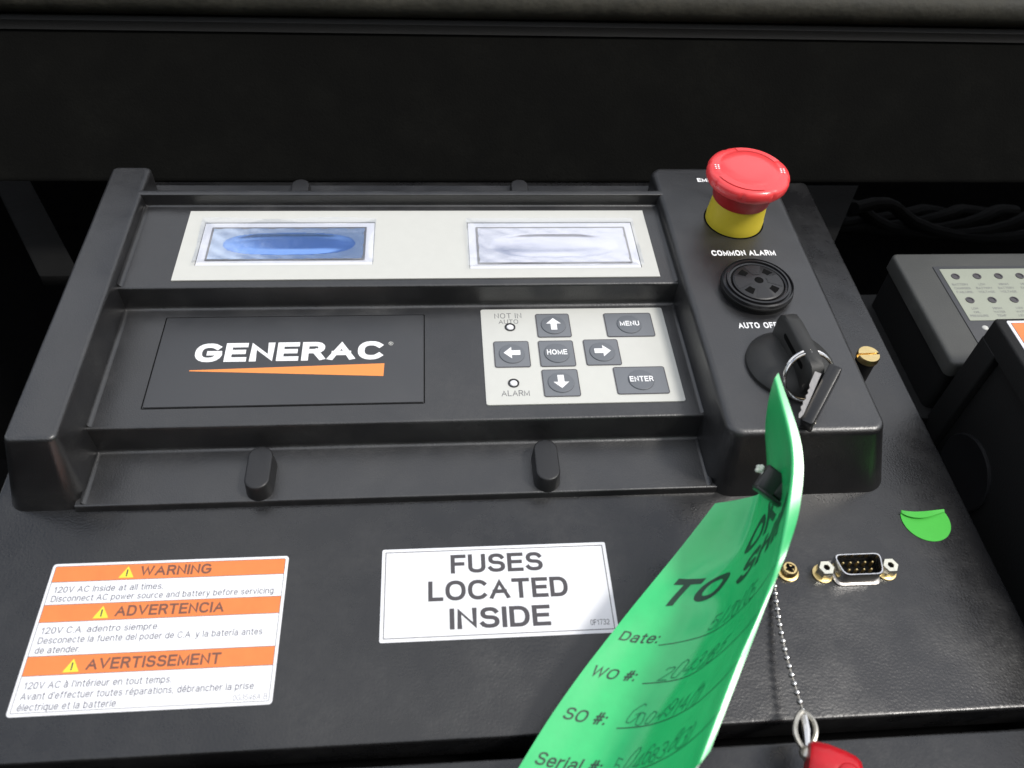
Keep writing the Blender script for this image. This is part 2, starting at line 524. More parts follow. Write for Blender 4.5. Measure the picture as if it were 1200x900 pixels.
def textpoly(s, h, sw=.13, track=.13, width=None, xs=1.0, slant=0, align='l', sub=0, jit=0):
    """quads of a line of lettering in mm, baseline at y 0; every stroke tagged with its order"""
    res = []
    x = 0
    k = 0
    for ch in s:
        if ch == ' ':
            x += .34 + sw * .5
            continue
        gw, st = G[ch]
        dy = random.uniform(-jit, jit)
        sc = 1 + random.uniform(-jit, jit)
        ra_ = random.uniform(-jit, jit) * 2.2
        vs_ = 1 + random.uniform(-jit, jit) * 2
        for j, stq in enumerate(st):
            pts = [(x + sw / 2 + p[0] * sc + (slant + ra_) * p[1], dy + sw / 2 + p[1] * (1 - sw) * vs_ + (ra_ * p[0] if jit else 0)) for p in stq]
            if jit:
                pts = [(p[0] + random.uniform(-.03, .03), p[1] + random.uniform(-.04, .04)) for p in pts]
            for q in ribbon(pts, sw / 2, True, sub / h if sub else 0):
                res.append((j, q))
        x += gw * sc + sw + track
    tot = x - track
    fx = h * xs
    if width:
        fx = width / tot
    off = {'l': 0, 'c': -tot / 2, 'r': -tot}[align]
    caps = all(c in 'ABCDEFGHIKLMNOPRSTUVWXY -' for c in s)      # pointed joins end flat on the cap lines
    def cy_(v):
        return min(max(v, 0.0), 1.0) if caps else v
    return [(j, [((p.x + off) * fx, cy_(p.y) * h) for p in q]) for j, q in res]

def text(s, x, y, z, h, m, parent, ang=0, name='lettering', **kw):
    mb = MB()
    ca, sa = math.cos(math.radians(ang)), math.sin(math.radians(ang))
    for j, q in textpoly(s, h, **kw):
        mb.add([(x + px * ca - py * sa, y + px * sa + py * ca, z + .006 * j) for px, py in q], [(0, 1, 2, 3)])
    return link(name, mb, m, parent, smooth=0)

def flat(poly, z, mb=None):
    mb = mb or MB()
    return mb.add([(p[0], p[1], z) for p in poly], [tuple(range(len(poly)))])

# ================================================================== STRUCTURE
# painted mounting plate with its folded edges
mb = MB()
slab(-163, 203.5, 84, 372, -14, 0, 3, 1.0, mb)
struct(link('mounting_plate', mb, 'powder'))
# lower cover of the enclosure, a narrow gap beneath the plate
mb = MB()
slab(-420, 520, -160, 78.6, -22, -2.0, 2, 1.2, mb)
struct(link('lower_cover', mb, 'powder'))
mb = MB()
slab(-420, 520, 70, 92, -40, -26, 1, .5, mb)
struct(link('gap_backing', mb, 'void'))  # near-black sheet that gives the gap its shade

U = Vector((0, math.sin(TILT), math.cos(TILT)))
N = Vector((0, -math.cos(TILT), math.sin(TILT)))
EX = Vector((1, 0, 0))
O = Vector((0, 371, 0.6))
def rail_prof(prof, x0=-520, x1=620, seg=24, bend=None):
    rings = []
    for k in range(seg + 1):
        xx = x0 + (x1 - x0) * k / seg
        dz = bend(xx) if bend else 0
        rings.append([O + EX * xx + U * (s + dz) + N * d for s, d in prof])
    return MB().loft(rings)
struct(link('top_rail', rail_prof([(0, 0), (0, -30), (74, -30), (74, 0.0), (73, .8), (2, .8), (.6, .5)][::-1]), 'rail_black'))
def sag(x):
    return .9 * math.sin(x / 260.0 + .4)
# ribbed rubber weather strip: flat foot and round bulb
struct(link('seal_foot', rail_prof([(72, -4), (80, -4), (80, 1.8), (79, 3.0), (76.6, 3.4), (74.5, 2.2), (72.5, 2.0)], bend=sag, seg=60), 'dull_black'))
bulb = [(88 + 8.2 * math.sin(a), 4.5 + 7.8 * math.cos(a)) for a in [2 * math.pi * k / 22 for k in range(22)]]
struct(link('weather_seal', rail_prof(bulb, bend=sag, seg=60), 'seal'))
struct(link('roof_edge', rail_prof([(84, -32), (150, -32), (150, -2), (84, -2)]), 'rail_black'))
# hollow behind, its darkness put into near-black wall colour
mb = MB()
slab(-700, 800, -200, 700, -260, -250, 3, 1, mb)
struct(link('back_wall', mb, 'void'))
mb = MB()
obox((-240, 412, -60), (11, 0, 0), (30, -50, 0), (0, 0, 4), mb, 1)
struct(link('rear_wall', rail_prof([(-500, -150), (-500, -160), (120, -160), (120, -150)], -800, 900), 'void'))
link_l = tag(link('support_strut', mb, 'deep_black', None, (-240, 412, -60)), 'dim slanted strut in the black gap left of the control housing', 'strut')
mb = MB()
pg = [(205, 330), (235, 371), (268, 424), (205, 424)]
mb.loft([[(p[0], p[1], z_) for p in pg] for z_ in (-46, -40)])
tag(link('bracket', mb, 'deep_black', None, (249, 398, -46)), 'dim grey bracket under the rail right of the red button', 'bracket')

cb = thing('cable_bundle', (330, 440, -70), 'dim bundle of black cables in the dark gap above the grey box', 'cables')
for k in range(5):
    pts = [(272 + 24 * t_ + 5 * math.sin(t_ * 1.7 + k), 424 + 11 * k + 16 * math.sin(t_ * .9 + k * .8), -70 - 7 * k + 12 * math.cos(t_ + k)) for t_ in [i * .5 for i in range(13)]]
    link('cable', tube(pts, 4.2, 10), 'deep_black', cb)
# ================================================================== CONTROL HOUSING
hs = thing('control_housing', (0, 172, 0), 'wide black stepped plastic control housing bolted to the plate', 'control housing')
XL, XR = -132.0, 104.4
def fil(y, z, a0, a1, r, n=4):
    return [(y + r * math.cos(math.radians(a0 + (a1 - a0) * k / n)), z + r * math.sin(math.radians(a0 + (a1 - a0) * k / n))) for k in range(n + 1)]
prof = [(171.2, 0)]
prof += fil(172.4, 2.2, 180, 90, .9)                    # tray lip
prof += fil(194.4, 4.9, 270, 360, 1.8)                  # concave foot of the first step
prof += fil(197.6, 15.3, 180, 90, 1.2)
prof += fil(258.0, 18.3, 270, 360, 1.8)
prof += fil(261.2, 26.8, 180, 90, 1.2)
prof += fil(313.2, 29.2, 270, 360, 1.2)
prof += fil(315.1, 33.5, 180, 90, .5)
prof += fil(317.4, 33.4, 90, 0, .6)
prof += [(318.6, 24), (336, 23.4), (337, 0)]
mb = MB()
rings = []
for xx in (XL - 1, XL + 60, XL + 120, XL + 180, XR + 1):
    rings.append([(xx, y, z) for y, z in prof])
mb.loft([r[::-1] for r in rings])
# arms either side
def arm(x0, x1, y0, y1, gx0, gx1, gy0, h, r, e, mb):
    rings = [rr(x0 - gx0, x1 + gx1, y0 - gy0, y1 + 1, r + 3.5, 0, 8),
             rr(x0 - gx0 * .93, x1 + gx1 * .93, y0 - gy0 * .93, y1 + .9, r + 3.3, 2, 8)]
    for k in range(6):
        a = math.pi / 2 * k / 5
        i = e * (1 - math.cos(a))
        rings.append(rr(x0 + i, x1 - i, y0 + i, y1 - i, max(r - i, .3), h - e + e * math.sin(a), 8))
    mb.loft(rings)
arm(-148.6, -131.0, 178.6, 336, 9, .6, 6.4, 34, 3.0, 1.8, mb)
arm(103.0, 163.2, 173.6, 337, .6, 11.5, 4.5, 34, 6.0, 2.8, mb)
# concave fillets where the tiers meet the arms
def cove(xw, sgn, y0, y1, z, r=1.8):
    pts = [(xw - sgn * .3, z - .2)] + [(xw + sgn * (r - r * math.cos(math.radians(a))), z + r - r * math.sin(math.radians(a))) for a in (0, 22, 45, 68, 90)] + [(xw + sgn * r, z - .2)]
    rs = [[(p[0], yy, p[1]) for p in pts] for yy in ((y0, y1) if sgn > 0 else (y1, y0))]
    mb.loft(rs)
for z, y0, y1 in ((3.1, 172.6, 195.5), (16.5, 197.6, 259), (28, 261.3, 314.3)):
    cove(XL + 1.15, 1, y0, y1, z)
    cove(XR - 1.15, -1, y0, y1, z)
link('housing_shell', mb, 'abs', hs, smooth=50)
# rubber plugs
def plug(cx, cy, z0, z1, hl=9.6, hw=4.6):
    m_ = slab(cx - hw, cx + hw, cy - hl, cy + hl, z0, z1, hw, .8, None, .5, n=8)
    o = link('rubber_plug', m_, 'rubber', hs)
    return o
plug(-67.8, 181.8, 3, 10.5).__setitem__('label', 'black oblong plug on the front ledge under the brand plate')
plug(39.5, 181.8, 3, 10.5).__setitem__('label', 'black oblong plug on the front ledge under the keypad')
plug(-64.5, 330.5, 23, 26.6, 6.5, 4.2)
plug(39.5, 330.5, 23, 26.6, 6.5, 4.2)

# white printed lines on the right block
Z = 34.05
text('EMERGENCY STOP', 124.3, 324.6, Z, 3.0, 'white_ink', hs, sw=.23, track=.12, xs=.86)
text('COMMON ALARM', 133.4, 270.9, Z, 3.7, 'white_ink', hs, sw=.24, track=.12, width=28.8, align='c')
text('AUTO', 119.8, 226.6, Z, 3.3, 'white_ink', hs, sw=.21, track=.14, width=8.8)
text('OFF', 130.3, 226.6, Z, 3.3, 'white_ink', hs, sw=.21, track=.14, width=5.9)

# ================================================================== BRAND PLATE
bp = thing('brand_plate', (-60, 206, 16.5), 'dark grey name plate with white lettering over an orange wedge', 'name plate')
link('plate_film', slab(-112.7, -7.0, 206, 253.8, 16.4, 16.95, .6, .12), 'plaque', bp)
# shadow line round it, painted as thin near-black strips
mb = MB()
for a in ((-113.3, -112.9, 205.6, 254.2), (-6.8, -6.4, 205.6, 254.2)):
    slab(*a, 16.4, 16.62, .1, .05, mb)
for a in ((-112.9, -6.8, 205.4, 205.8), (-112.9, -6.8, 254.0, 254.4)):
    slab(*a, 16.4, 16.62, .1, .05, mb)
link('plate_shadow_line', mb, 'hole', bp)
text('GENERAC', -98.0, 228.6, 17.0, 10.2, 'white_ink', bp, sw=.235, track=.10, width=74.8)
link('orange_wedge', flat([(-98.6, 223.9), (-22.8, 219.6), (-22.6, 226.4), (-98.6, 224.4)], 17.0), 'logo_orange', bp, smooth=0)
mb = MB()
tube([(-20.3 + .9 * math.cos(a), 237.3 + .9 * math.sin(a), 17.0) for a in [2 * math.pi * k / 14 for k in range(14)]], .12, 4, mb, True)
link('registered_mark', mb, 'beige', bp)
text('R', -20.75, 236.75, 17.02, 1.1, 'beige', bp, sw=.18, name='registered_letter')

# ================================================================== MEMBRANE KEYPAD
kp = thing('membrane_keypad', (57, 203.5, 16.5), 'off white membrane keypad with seven slate grey keys and two indicator lamps', 'keypad')
link('keypad_film', slab(17.4, 96.8, 203.6, 256.6, 16.4, 17.0, 1.0, .12), 'beige', kp)
KZ = 17.02
def outline(x0, x1, y0, y1, r, wd, z, m, parent, name):
    a = rr(x0, x1, y0, y1, r, z)
    b = rr(x0 + wd, x1 - wd, y0 + wd, y1 - wd, max(r - wd, .05), z)
    n = len(a)
    mb = MB().add(a + b, [(i, (i + 1) % n, n + (i + 1) % n, n + i) for i in range(n)])
    return link(name, mb, m, parent, smooth=0)
keys = [(48.0, 246.2, 7.2, 6.9, 'up'), (29.2, 230.0, 7.3, 7.2, 'left'), (47.8, 230.0, 7.3, 7.2, 'HOME'), (66.8, 230.3, 7.3, 7.2, 'right'),
        (47.8, 214.0, 7.3, 7.1, 'down'), (80.7, 246.0, 10.3, 7.0, 'MENU'), (80.5, 214.6, 10.6, 7.2, 'ENTER')]
AR = [(-3.4, -1.3), (.2, -1.3), (.2, -3.2), (3.5, 0), (.2, 3.2), (.2, 1.3), (-3.4, 1.3)]
for cx, cy, hw, hh, kind in keys:
    k = link('key', slab(cx - hw, cx + hw, cy - hh, cy + hh, 16.95, 17.35, 1.0, .15), 'button', kp)
    outline(cx - hw - .05, cx + hw + .05, cy - hh - .05, cy + hh + .05, 1.0, .35, 17.37, 'ink', k, 'key_border')
    pr = [(5.35, 17.3), (5.2, 17.75), (4.9, 17.9), (4.6, 17.86), (4.3, 17.92), (2.5, 18.1), (.3, 18.15)]
    link('key_dome', lathe(cx, cy, pr, 36), 'button_dome', k)
    if kind in ('HOME', 'MENU', 'ENTER'):
        mb = MB()
        for j, q in textpoly(kind, 2.9, sw=.2, track=.13, width=9.6 if kind == 'ENTER' else 8.4, align='c'):
            mb.add([(cx + px, cy - 1.45 + py, 18.2 + .006 * j) for px, py in q], [(0, 1, 2, 3)])
        link('key_lettering', mb, 'white_ink', k, smooth=0)
        k['label'] = 'grey key lettered ' + kind
    else:
        a = {'right': 0, 'up': 90, 'left': 180, 'down': 270}[kind]
        ca, sa = math.cos(math.radians(a)), math.sin(math.radians(a))
        link('arrow', flat([(cx + p[0] * ca - p[1] * sa, cy + p[0] * sa + p[1] * ca) for p in AR], 18.2), 'white_ink', k, smooth=0)
        k['label'] = 'grey key with a white arrow pointing ' + kind
for cx, cy in ((29.5, 245.6), (28.8, 214.4)):
    l_ = link('indicator_lamp', lathe(cx, cy, [(2.25, 17.0), (2.25, 17.35), (1.75, 17.4), (1.7, 17.1)], 28, cap1=False), 'gloss_black', kp)
    link('lamp_lens', ball((cx, cy, 17.0), 1.6, sc=(1, 1, .5)), 'white', l_)
text('NOT IN', 29.0, 251.0, KZ, 3.1, 'pad_ink', kp, sw=.12, track=.2, width=11.6, align='c')
text('AUTO', 29.0, 247.7, KZ, 2.6, 'pad_ink', kp, sw=.13, width=8.4, align='c')
text('ALARM', 29.2, 207.8, KZ, 3.0, 'pad_ink', kp, sw=.14, width=11.2, align='c')

# ================================================================== DISPLAY STRIP
ds = thing('display_strip', (-7, 264, 28), 'pale grey display strip holding two shiny film covered screens', 'display strip')
# strip built as frame pieces round the two openings
W1 = (-102.6, -28.2, 273.2, 301.8)
W2 = (13.2, 88.6, 270.0, 301.4)
def frame_with_holes(z0, z1):
    mb = MB()
    xs_ = [-110.3, W1[0], W1[1], W2[0], W2[1], 95.6]
    for i in range(5):
        if i in (1, 3):
            w_ = W1 if i == 1 else W2
            for y0, y1 in ((264.1, w_[2]), (w_[3], 309.9)):
                mb.add([(xs_[i], y0, z0), (xs_[i + 1], y0, z0), (xs_[i + 1], y1, z0), (xs_[i], y1, z0), (xs_[i], y0, z1), (xs_[i + 1], y0, z1), (xs_[i + 1], y1, z1), (xs_[i], y1, z1)],
                       [(4, 5, 6, 7), (0, 1, 5, 4), (2, 3, 7, 6)])
        else:
            y0, y1 = 264.1, 309.9
            mb.add([(xs_[i], y0, z0), (xs_[i + 1], y0, z0), (xs_[i + 1], y1, z0), (xs_[i], y1, z0), (xs_[i], y0, z1), (xs_[i + 1], y0, z1), (xs_[i + 1], y1, z1), (xs_[i], y1, z1)],
                       [(4, 5, 6, 7), (0, 1, 5, 4), (2, 3, 7, 6), (0, 4, 7, 3), (1, 2, 6, 5)])
    return mb
link('strip_film', frame_with_holes(28.0, 28.5), 'beige', ds, smooth=0)
def window(w_, m, lab, seed):
    x0, x1, y0, y1 = w_
    o = link('screen', slab(x0 + .2, x1 - .2, y0 + .2, y1 - .2, 27.6, 28.12, .3, .05), 'white', ds)
    o['label'] = lab
    ix0, ix1, iy0, iy1 = x0 + 4.5, x1 - 4.5, y0 + 4.0, y1 - 4.2
    # display glass, softly domed oval inside a rectangle
    nx, ny = 110, 48
    mb = MB()
    cx, cy = (ix0 + ix1) / 2 + .8, (iy0 + iy1) / 2 - .3
    vs = []
    for j in range(ny + 1):
        for i in range(nx + 1):
            xx = ix0 + (ix1 - ix0) * i / nx
            yy = iy0 + (iy1 - iy0) * j / ny
            ex, ey = abs(xx - cx) / ((ix1 - ix0) * .43), abs(yy - cy) / ((iy1 - iy0) * .36)
            r_ = (ex ** 3.0 + ey ** 2.4) ** (1 / 2.6)
            hgt = .42 * max(0, 1 - min(r_, 1) ** 4) ** 1.8
            hgt += .05 * math.sin(xx * .55 + seed) * math.sin(yy * .8 + seed * 2) * min(1, max(0, r_ - .9) * 3)
            vs.append((xx, yy, 28.45 + hgt))
    fs = [(j * (nx + 1) + i, j * (nx + 1) + i + 1, (j + 1) * (nx + 1) + i + 1, (j + 1) * (nx + 1) + i) for j in range(ny) for i in range(nx)]
    def rad(f):
        xx = sum(vs[i][0] for i in f) / 4
        yy = sum(vs[i][1] for i in f) / 4
        return ((abs(xx - cx) / ((ix1 - ix0) * .43)) ** 3.0 + (abs(yy - cy) / ((iy1 - iy0) * .36)) ** 2.4) ** (1 / 2.6)
    mb.add(vs, [f for f in fs if rad(f) < 1.0])
    link('display_glass', mb, m, o, smooth=180)
    link('glass_surround', MB().add(vs, [f for f in fs if rad(f) >= 1.0]), m + '_rim', o, smooth=180)
    # bezel line round the glass
    outline(ix0 - .9, ix1 + .9, iy0 - .9, iy1 + .9, .4, 1.2, 28.42, 'dark_steel', o, 'glass_frame')
    # loose protective film with lifted edges
    mb = MB()
    vs = []
    rnd = random.Random(seed)
    nx, ny = 40, 18
    for j in range(ny + 1):
        for i in range(nx + 1):
            fx, fy = i / nx, j / ny
            e = min(fx, 1 - fx) * (x1 - x0)
            e2 = min(fy, 1 - fy) * (y1 - y0)
            lift = 1.1 * math.exp(-min(e, e2) / 1.6) * (.5 + .5 * math.sin(fx * 9 + seed) * math.cos(fy * 6 + seed))
            vs.append((x0 - .6 + (x1 - x0 + 1.2) * fx, y0 - .6 + (y1 - y0 + 1.2) * fy, 29.9 + lift + rnd.uniform(-.05, .05)))
    fs = [(j * (nx + 1) + i, j * (nx + 1) + i + 1, (j + 1) * (nx + 1) + i + 1, (j + 1) * (nx + 1) + i) for j in range(ny) for i in range(nx)]
    mb.add(vs, fs)
    link('protective_film', mb, 'film', o, smooth=180)
window(W1, 'lcd_blue', 'left screen with an oval tinted reflected-sky blue under clear film', 1)
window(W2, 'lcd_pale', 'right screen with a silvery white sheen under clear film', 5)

# ================================================================== EMERGENCY STOP
EXc, EYc = 134.6, 295.6
es = thing('emergency_stop_button', (EXc, EYc, 34), 'red mushroom push button on a flared yellow collar', 'push button')
link('hole_ring', lathe(EXc, EYc, [(13.6, 33.9), (13.6, 34.12), (12.0, 34.14)], 48), 'hole', es)
link('yellow_collar', lathe(EXc, EYc, [(12.9, 34.1), (12.9, 37.2), (12.7, 38.0), (12.4, 42.5), (12.0, 45.6), (11.9, 50)], 56), 'yellow', es)
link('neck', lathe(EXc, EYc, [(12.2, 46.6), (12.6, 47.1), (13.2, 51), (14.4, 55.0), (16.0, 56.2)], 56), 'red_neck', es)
def scal(a, z):
    if z < 56.6 or z > 61.2:
        return 1
    d = (a * 8 / (2 * math.pi)) % 1
    return 1 - .032 * max(0, 1 - abs(d - .5) * 11)
link('mushroom_head', lathe(EXc, EYc, [(14.5, 55.2), (17.2, 55.8), (17.9, 57.0), (18.0, 59.4), (17.5, 60.6), (16.2, 61.4), (13.8, 61.9), (12.6, 62.0), (12.2, 62.35), (8, 62.8), (4, 63.0), (.3, 63.05)], 96, wob=scal), 'red', es, smooth=40)
def hy(r):
    return 60.0
for a0 in (200, 20):
    # raised curved turning arrows
    mb = MB()
    inner = [(EXc + 12.7 * math.cos(math.radians(a0 + t_)), EYc + 12.7 * math.sin(math.radians(a0 + t_))) for t_ in range(0, 101, 10)]
    outer = [(EXc + 15.6 * math.cos(math.radians(a0 + t_)), EYc + 15.6 * math.sin(math.radians(a0 + t_))) for t_ in range(0, 86, 10)]
    n1, n2 = len(inner), len(outer)
    vs = [(p[0], p[1], 62.32) for p in inner] + [(p[0], p[1], 61.95) for p in outer]
    fs = [(i, n1 + i, n1 + i + 1, i + 1) for i in range(n2 - 1)]
    mb.add(vs, fs)
    link('turn_arrow', mb, 'red', es, smooth=180)
for a0 in (170, -12):
    mb = MB()
    for i in range(3):
        for r_ in (13.6, 14.9):
            a = math.radians(a0 + i * 5)
            ball((EXc + r_ * math.cos(a), EYc + r_ * math.sin(a), 61.95), .42, mb, 8, (1, 1, .3))
    link('grip_mark', mb, 'white_ink', es)

# ================================================================== ALARM BUZZER
BX, BY = 132.2, 248.6
bz = thing('alarm_buzzer', (BX, BY, 34), 'round black buzzer with ringed cap and four slots', 'buzzer')
link('buzzer_base', lathe(BX, BY, [(14.6, 34.0), (14.6, 36.0), (15.0, 36.2), (15.3, 36.6), (15.2, 37.2), (14.8, 37.6)], 64), 'dull_black', bz)
link('ring_cap', lathe(BX, BY, [(14.9, 37.2), (14.8, 38.9), (14.3, 39.3), (13.9, 38.4), (13.3, 38.4), (13.1, 39.5), (12.3, 39.6), (12.1, 38.7), (11.4, 38.5), (11.2, 36.9)], 64, cap1=False), 'gloss_black', bz)
mb = MB()
NN = 48
ringp = []
slots = []
def sector(a0, a1, r0, r1, z, mb, dz=0):
    k = 6
    vs = []
    for i in range(k + 1):
        a = math.radians(a0 + (a1 - a0) * i / k)
        vs.append((BX + r0 * math.cos(a), BY + r0 * math.sin(a), z))
        vs.append((BX + r1 * math.cos(a), BY + r1 * math.sin(a), z + dz))
    mb.add(vs, [(2 * i, 2 * i + 1, 2 * i + 3, 2 * i + 2) for i in range(k)])
lathe(BX, BY, [(10.6, 36.0), (10.6, 38.9), (10.2, 39.2), (2.6, 39.9), (1.9, 39.95), (1.9, 37.0)], 48, mb, cap1=True)
link('slotted_disc', mb, 'rubber', bz)
mb = MB()
for a in (48, 138, 228, 318):
    sector(a - 13, a + 13, 5.6, 8.9, 39.68, mb, -.3)
ball((BX, BY, 39.6), 1.9, mb, 16, (1, 1, .25))
link('sound_slot', mb, 'hole', bz, smooth=0)
mb = MB()
for a in (93, 183, 273, 3):
    sector(a - 22, a + 22, 3.6, 9.9, 39.93, mb, -.62)
link('cap_rib', mb, 'rubber', bz, smooth=0)

# ================================================================== KEY SWITCH
KX, KY = 134.6, 206.0
ks = thing('key_switch', (KX, KY, 34), 'round black rotary key switch with slotted raised grip', 'key switch')
link('skirt', lathe(KX, KY, [(17.2, 34.0), (17.2, 35.4), (16.6, 36.2), (14.2, 38.6), (11.0, 40.2), (7.5, 41.0), (.5, 41.2)], 64), 'knob', ks)
# grip: two cheeks with a long slot between top bar and foot
d = Vector((3.2, -30.5, 0)).normalized()
nn = Vector((-d.y, d.x, 0))
def grip():
    mb = MB()
    c0 = Vector((134.5, 204.5, 0))
    t2 = 3.1
    def P2(s, z, t_):
        p = c0 + d * s + nn * t_
        return (p.x, p.y, z)
    def outl(t_, g=0):
        o = []
        for s, z in ((-15.5, 36.0), (-16.2, 44.5), (-15.2, 48.6), (-12.8, 50.8), (-9, 51.4), (9, 51.0), (13.2, 50.0), (15.6, 47.2), (16.0, 43.0), (14.5, 36.0)):
            o.append(P2(s * (1 - g * .06), z - g * .8, t_))
        return o
    def hole(t_):
        o = []
        for k in range(12):
            a = 2 * math.pi * k / 12
            sgn = 1 if math.cos(a) > 0 else -1
            o.append(P2(sgn * 9.5 + 1.7 * math.cos(a) + 1.5, 46.2 + 1.7 * math.sin(a), t_))
        return o
    # closed solid outline with rounded rims
    mb.loft([outl(-t2, 1), outl(-t2 + .7), outl(t2 - .7), outl(t2, 1)])
    return mb, hole
gmb, hole_f = grip()
gr = link('grip', gmb, 'knob', ks, smooth=50)
mb = MB()
c0 = Vector((134.5, 204.5, 0))
for sg in (-1,):
    pts = []
    for k in range(16):
        a = 2 * math.pi * k / 16
        sgn = 1 if math.cos(a) > 0 else -1
        p = c0 + d * (sgn * 7.5 + 1.25 * math.cos(a) + 1.0) + nn * (3.16 * sg)
        pts.append((p.x, p.y, 45.6 + 1.25 * math.sin(a)))
    mb.add(pts, [tuple(range(16))])
    mb.add([(p[0] - nn.x * sg * .5, p[1] - nn.y * sg * .5, p[2]) for p in pts], [tuple(range(16))])
link('grip_slot', mb, 'hole', gr, smooth=0)

# key ring through the grip
kr = thing('key_ring', (134.5, 190, 38), 'double coil steel split ring through the key switch grip', 'key ring')
pts = []
RC = Vector((135.4, 193.4, 42.6))
ax1 = Vector((1, .02, -.10)).normalized()
ax2 = Vector((.06, .55, .84)).normalized()
for k in range(97):
    a = 2 * math.pi * 2 * k / 96 + .6
    rr_ = 9.5
    off = (k / 96 - .5) * 2.6
    pts.append(RC + ax1 * rr_ * math.cos(a) + ax2 * rr_ * math.sin(a) + Vector((0, off, 0)))
link('ring_coil', tube(pts, .5, 8), 'steel', kr)

# spare key hanging from the ring
sk = thing('spare_key', (136, 180, 42), 'spare key with flat black head and cut silver blade on the ring', 'key')
h0, h1 = Vector((143.0, 191.5, 48.0)), Vector((129.2, 173.0, 38.6))
dv = (h1 - h0)
dl_ = dv.normalized()
side = Vector((.84, -.56, .12))
side = (side - dl_ * side.dot(dl_)).normalized()
nrm = dl_.cross(side)
mb = MB()
obox((h0 + h1) / 2, side * 2.35, dv * .5, nrm * 4.2, mb, .8)
link('key_head', mb, 'gloss_black', sk)
mb = MB()
for s in (-1, 1):
    tube([(h1 - dl_ * 3 + nrm * 4.25 * 0 + side * 2.35 * s) + (dl_.cross(side) * .8 * math.cos(a) + dl_ * .8 * math.sin(a)) for a in [2 * math.pi * k / 10 for k in range(10)]], .16, 5, mb, True)
link('head_rivet', mb, 'nickel', sk)
b0, b1 = Vector((134.5, 187.6, 50.5)), Vector((125.4, 173.2, 43.0))
bd = (b1 - b0)
bdn = bd.normalized()
bs = Vector((.85, -.5, .1))
bs = (bs - bdn * bs.dot(bdn)).normalized()
bn_ = bdn.cross(bs)
prof2 = [(0, -1.7), (.30, -1.7), (.33, -1.1)]
teeth = [(.36, .9), (.42, 1.5), (.47, .6), (.53, 1.4), (.59, .5), (.66, 1.6), (.72, .8), (.78, 1.5), (.84, .4), (.92, 1.0), (1, .2)]
bot = [(0, 1.9), (.3, 1.9)] + teeth
top = [(1, -.6), (.9, -1.5), (0, -1.7)]
ring1 = [b0 + bd * s + bs * (v * -.62) for s, v in bot + top]
mb = MB()
mb.loft([[p + bn_ * 1.0 for p in ring1], [p - bn_ * 1.0 for p in ring1]])
link('key_blade', mb, 'dark_steel', sk, smooth=20)

# ================================================================== BRASS SCREW BESIDE THE HOUSING
bsx, bsy = 178.9, 224.3
sc_ = thing('slotted_brass_screw', (bsx, bsy, 0), 'tall slotted brass screw standing right of the housing', 'screw')
link('shank', lathe(bsx, bsy, [(4.1, 0), (4.1, 17.6)], 32), 'dull_black', sc_)
mb = MB()
for s in (-1, 1):
    half = []
    for k in range(17):
        a = math.radians(-90 + 180 * k / 16)
        x_ = 4.7 * math.cos(a)
        y_ = 4.7 * math.sin(a)
        half.append((max(x_, .55) * s, y_))
    if s < 0:
        half = half[::-1]
    ca, sa = math.cos(math.radians(-88)), math.sin(math.radians(-88))
    def rt(p, g, z):
        return (bsx + (p[0] * ca - p[1] * sa) * g, bsy + (p[0] * sa + p[1] * ca) * g, z)
    mb.loft([[rt(p, 1, 17.4) for p in half], [rt(p, 1, 19.4) for p in half], [rt(p, .93, 20.1) for p in half]])
lathe(bsx, bsy, [(4.6, 17.4), (4.6, 18.3)], 32, mb)
link('screw_head', mb, 'brass', sc_, smooth=30)

# ================================================================== STICKERS ON THE PLATE
# warning sticker
ws = thing('warning_sticker', (-95, 98, 0), 'white sticker with three orange bands warning in three languages', 'sticker')
WX0, WX1, WY0, WY1 = -135.1, -55.0, 97.9, 150.2
link('sticker_backing', slab(WX0, WX1, WY0, WY1, 0.0, .22, 1.2, .08), 'white', ws)
outline(WX0 + 1.0, WX1 - 1.0, WY0 + 1.0, WY1 - 1.0, .5, .18, .245, 'ink', ws, 'border_line')
bands = [(143.4, 149.2, 'WARNING', -87.0), (127.3, 133.3, 'ADVERTENCIA', -87.5), (110.9, 117.0, 'AVERTISSEMENT', -89)]
bands = [(143.2, 149.1), (128.6, 134.8), (110.6, 117.0)]
names = [('WARNING', -105.2, 24.0), ('ADVERTENCIA', -110.2, 35.5), ('AVERTISSEMENT', -115.0, 42.0)]
ix0, ix1 = WX0 + 1.15, WX1 - 1.15
for (y0, y1), (s, x0, wd) in zip(bands, names):
    b_ = link('orange_band', flat([(ix0, y0), (ix1, y0), (ix1, y1), (ix0, y1)], .235), 'orange', ws, smooth=0)
    mb = MB()
    for yy in (y0, y1):
        if yy < 149:
            flat([(ix0, yy - .09), (ix1, yy - .09), (ix1, yy + .09), (ix0, yy + .09)], .25, mb)
    link('band_rule', mb, 'ink', b_, smooth=0)
    text(s, x0, y0 + 1.15, .25, 3.9, 'warn_ink', b_, sw=.19, track=.10, width=wd)
    tx = x0 - 4.4
    link('hazard_triangle', flat([(tx - 2.5, y0 + .8), (tx + 2.5, y0 + .8), (tx, y0 + 5.1)], .25), 'yellow_ink', b_, smooth=0)
    text('!', tx, y0 + 1.3, .262, 2.6, 'ink', b_, sw=.2, align='c', name='exclamation_mark')
lines = [('120V AC Inside at all times.', 139.2, 36.0), ('Disconnect AC power source and battery before servicing.', 135.9, 74.0),
         ('120V C.A. adentro siempre.', 124.6, 37.5), ('Desconecte la fuente del poder de C.A. y la batería antes', 121.2, 71.5), ('de atender.', 117.9, 14.0),
         ("120V AC à l'intérieur en tout temps.", 106.4, 45.0), ("Avant d'effectuer toutes réparations, débrancher la prise", 103.0, 71.0), ('électrique et la batterie.', 99.6, 30.0)]
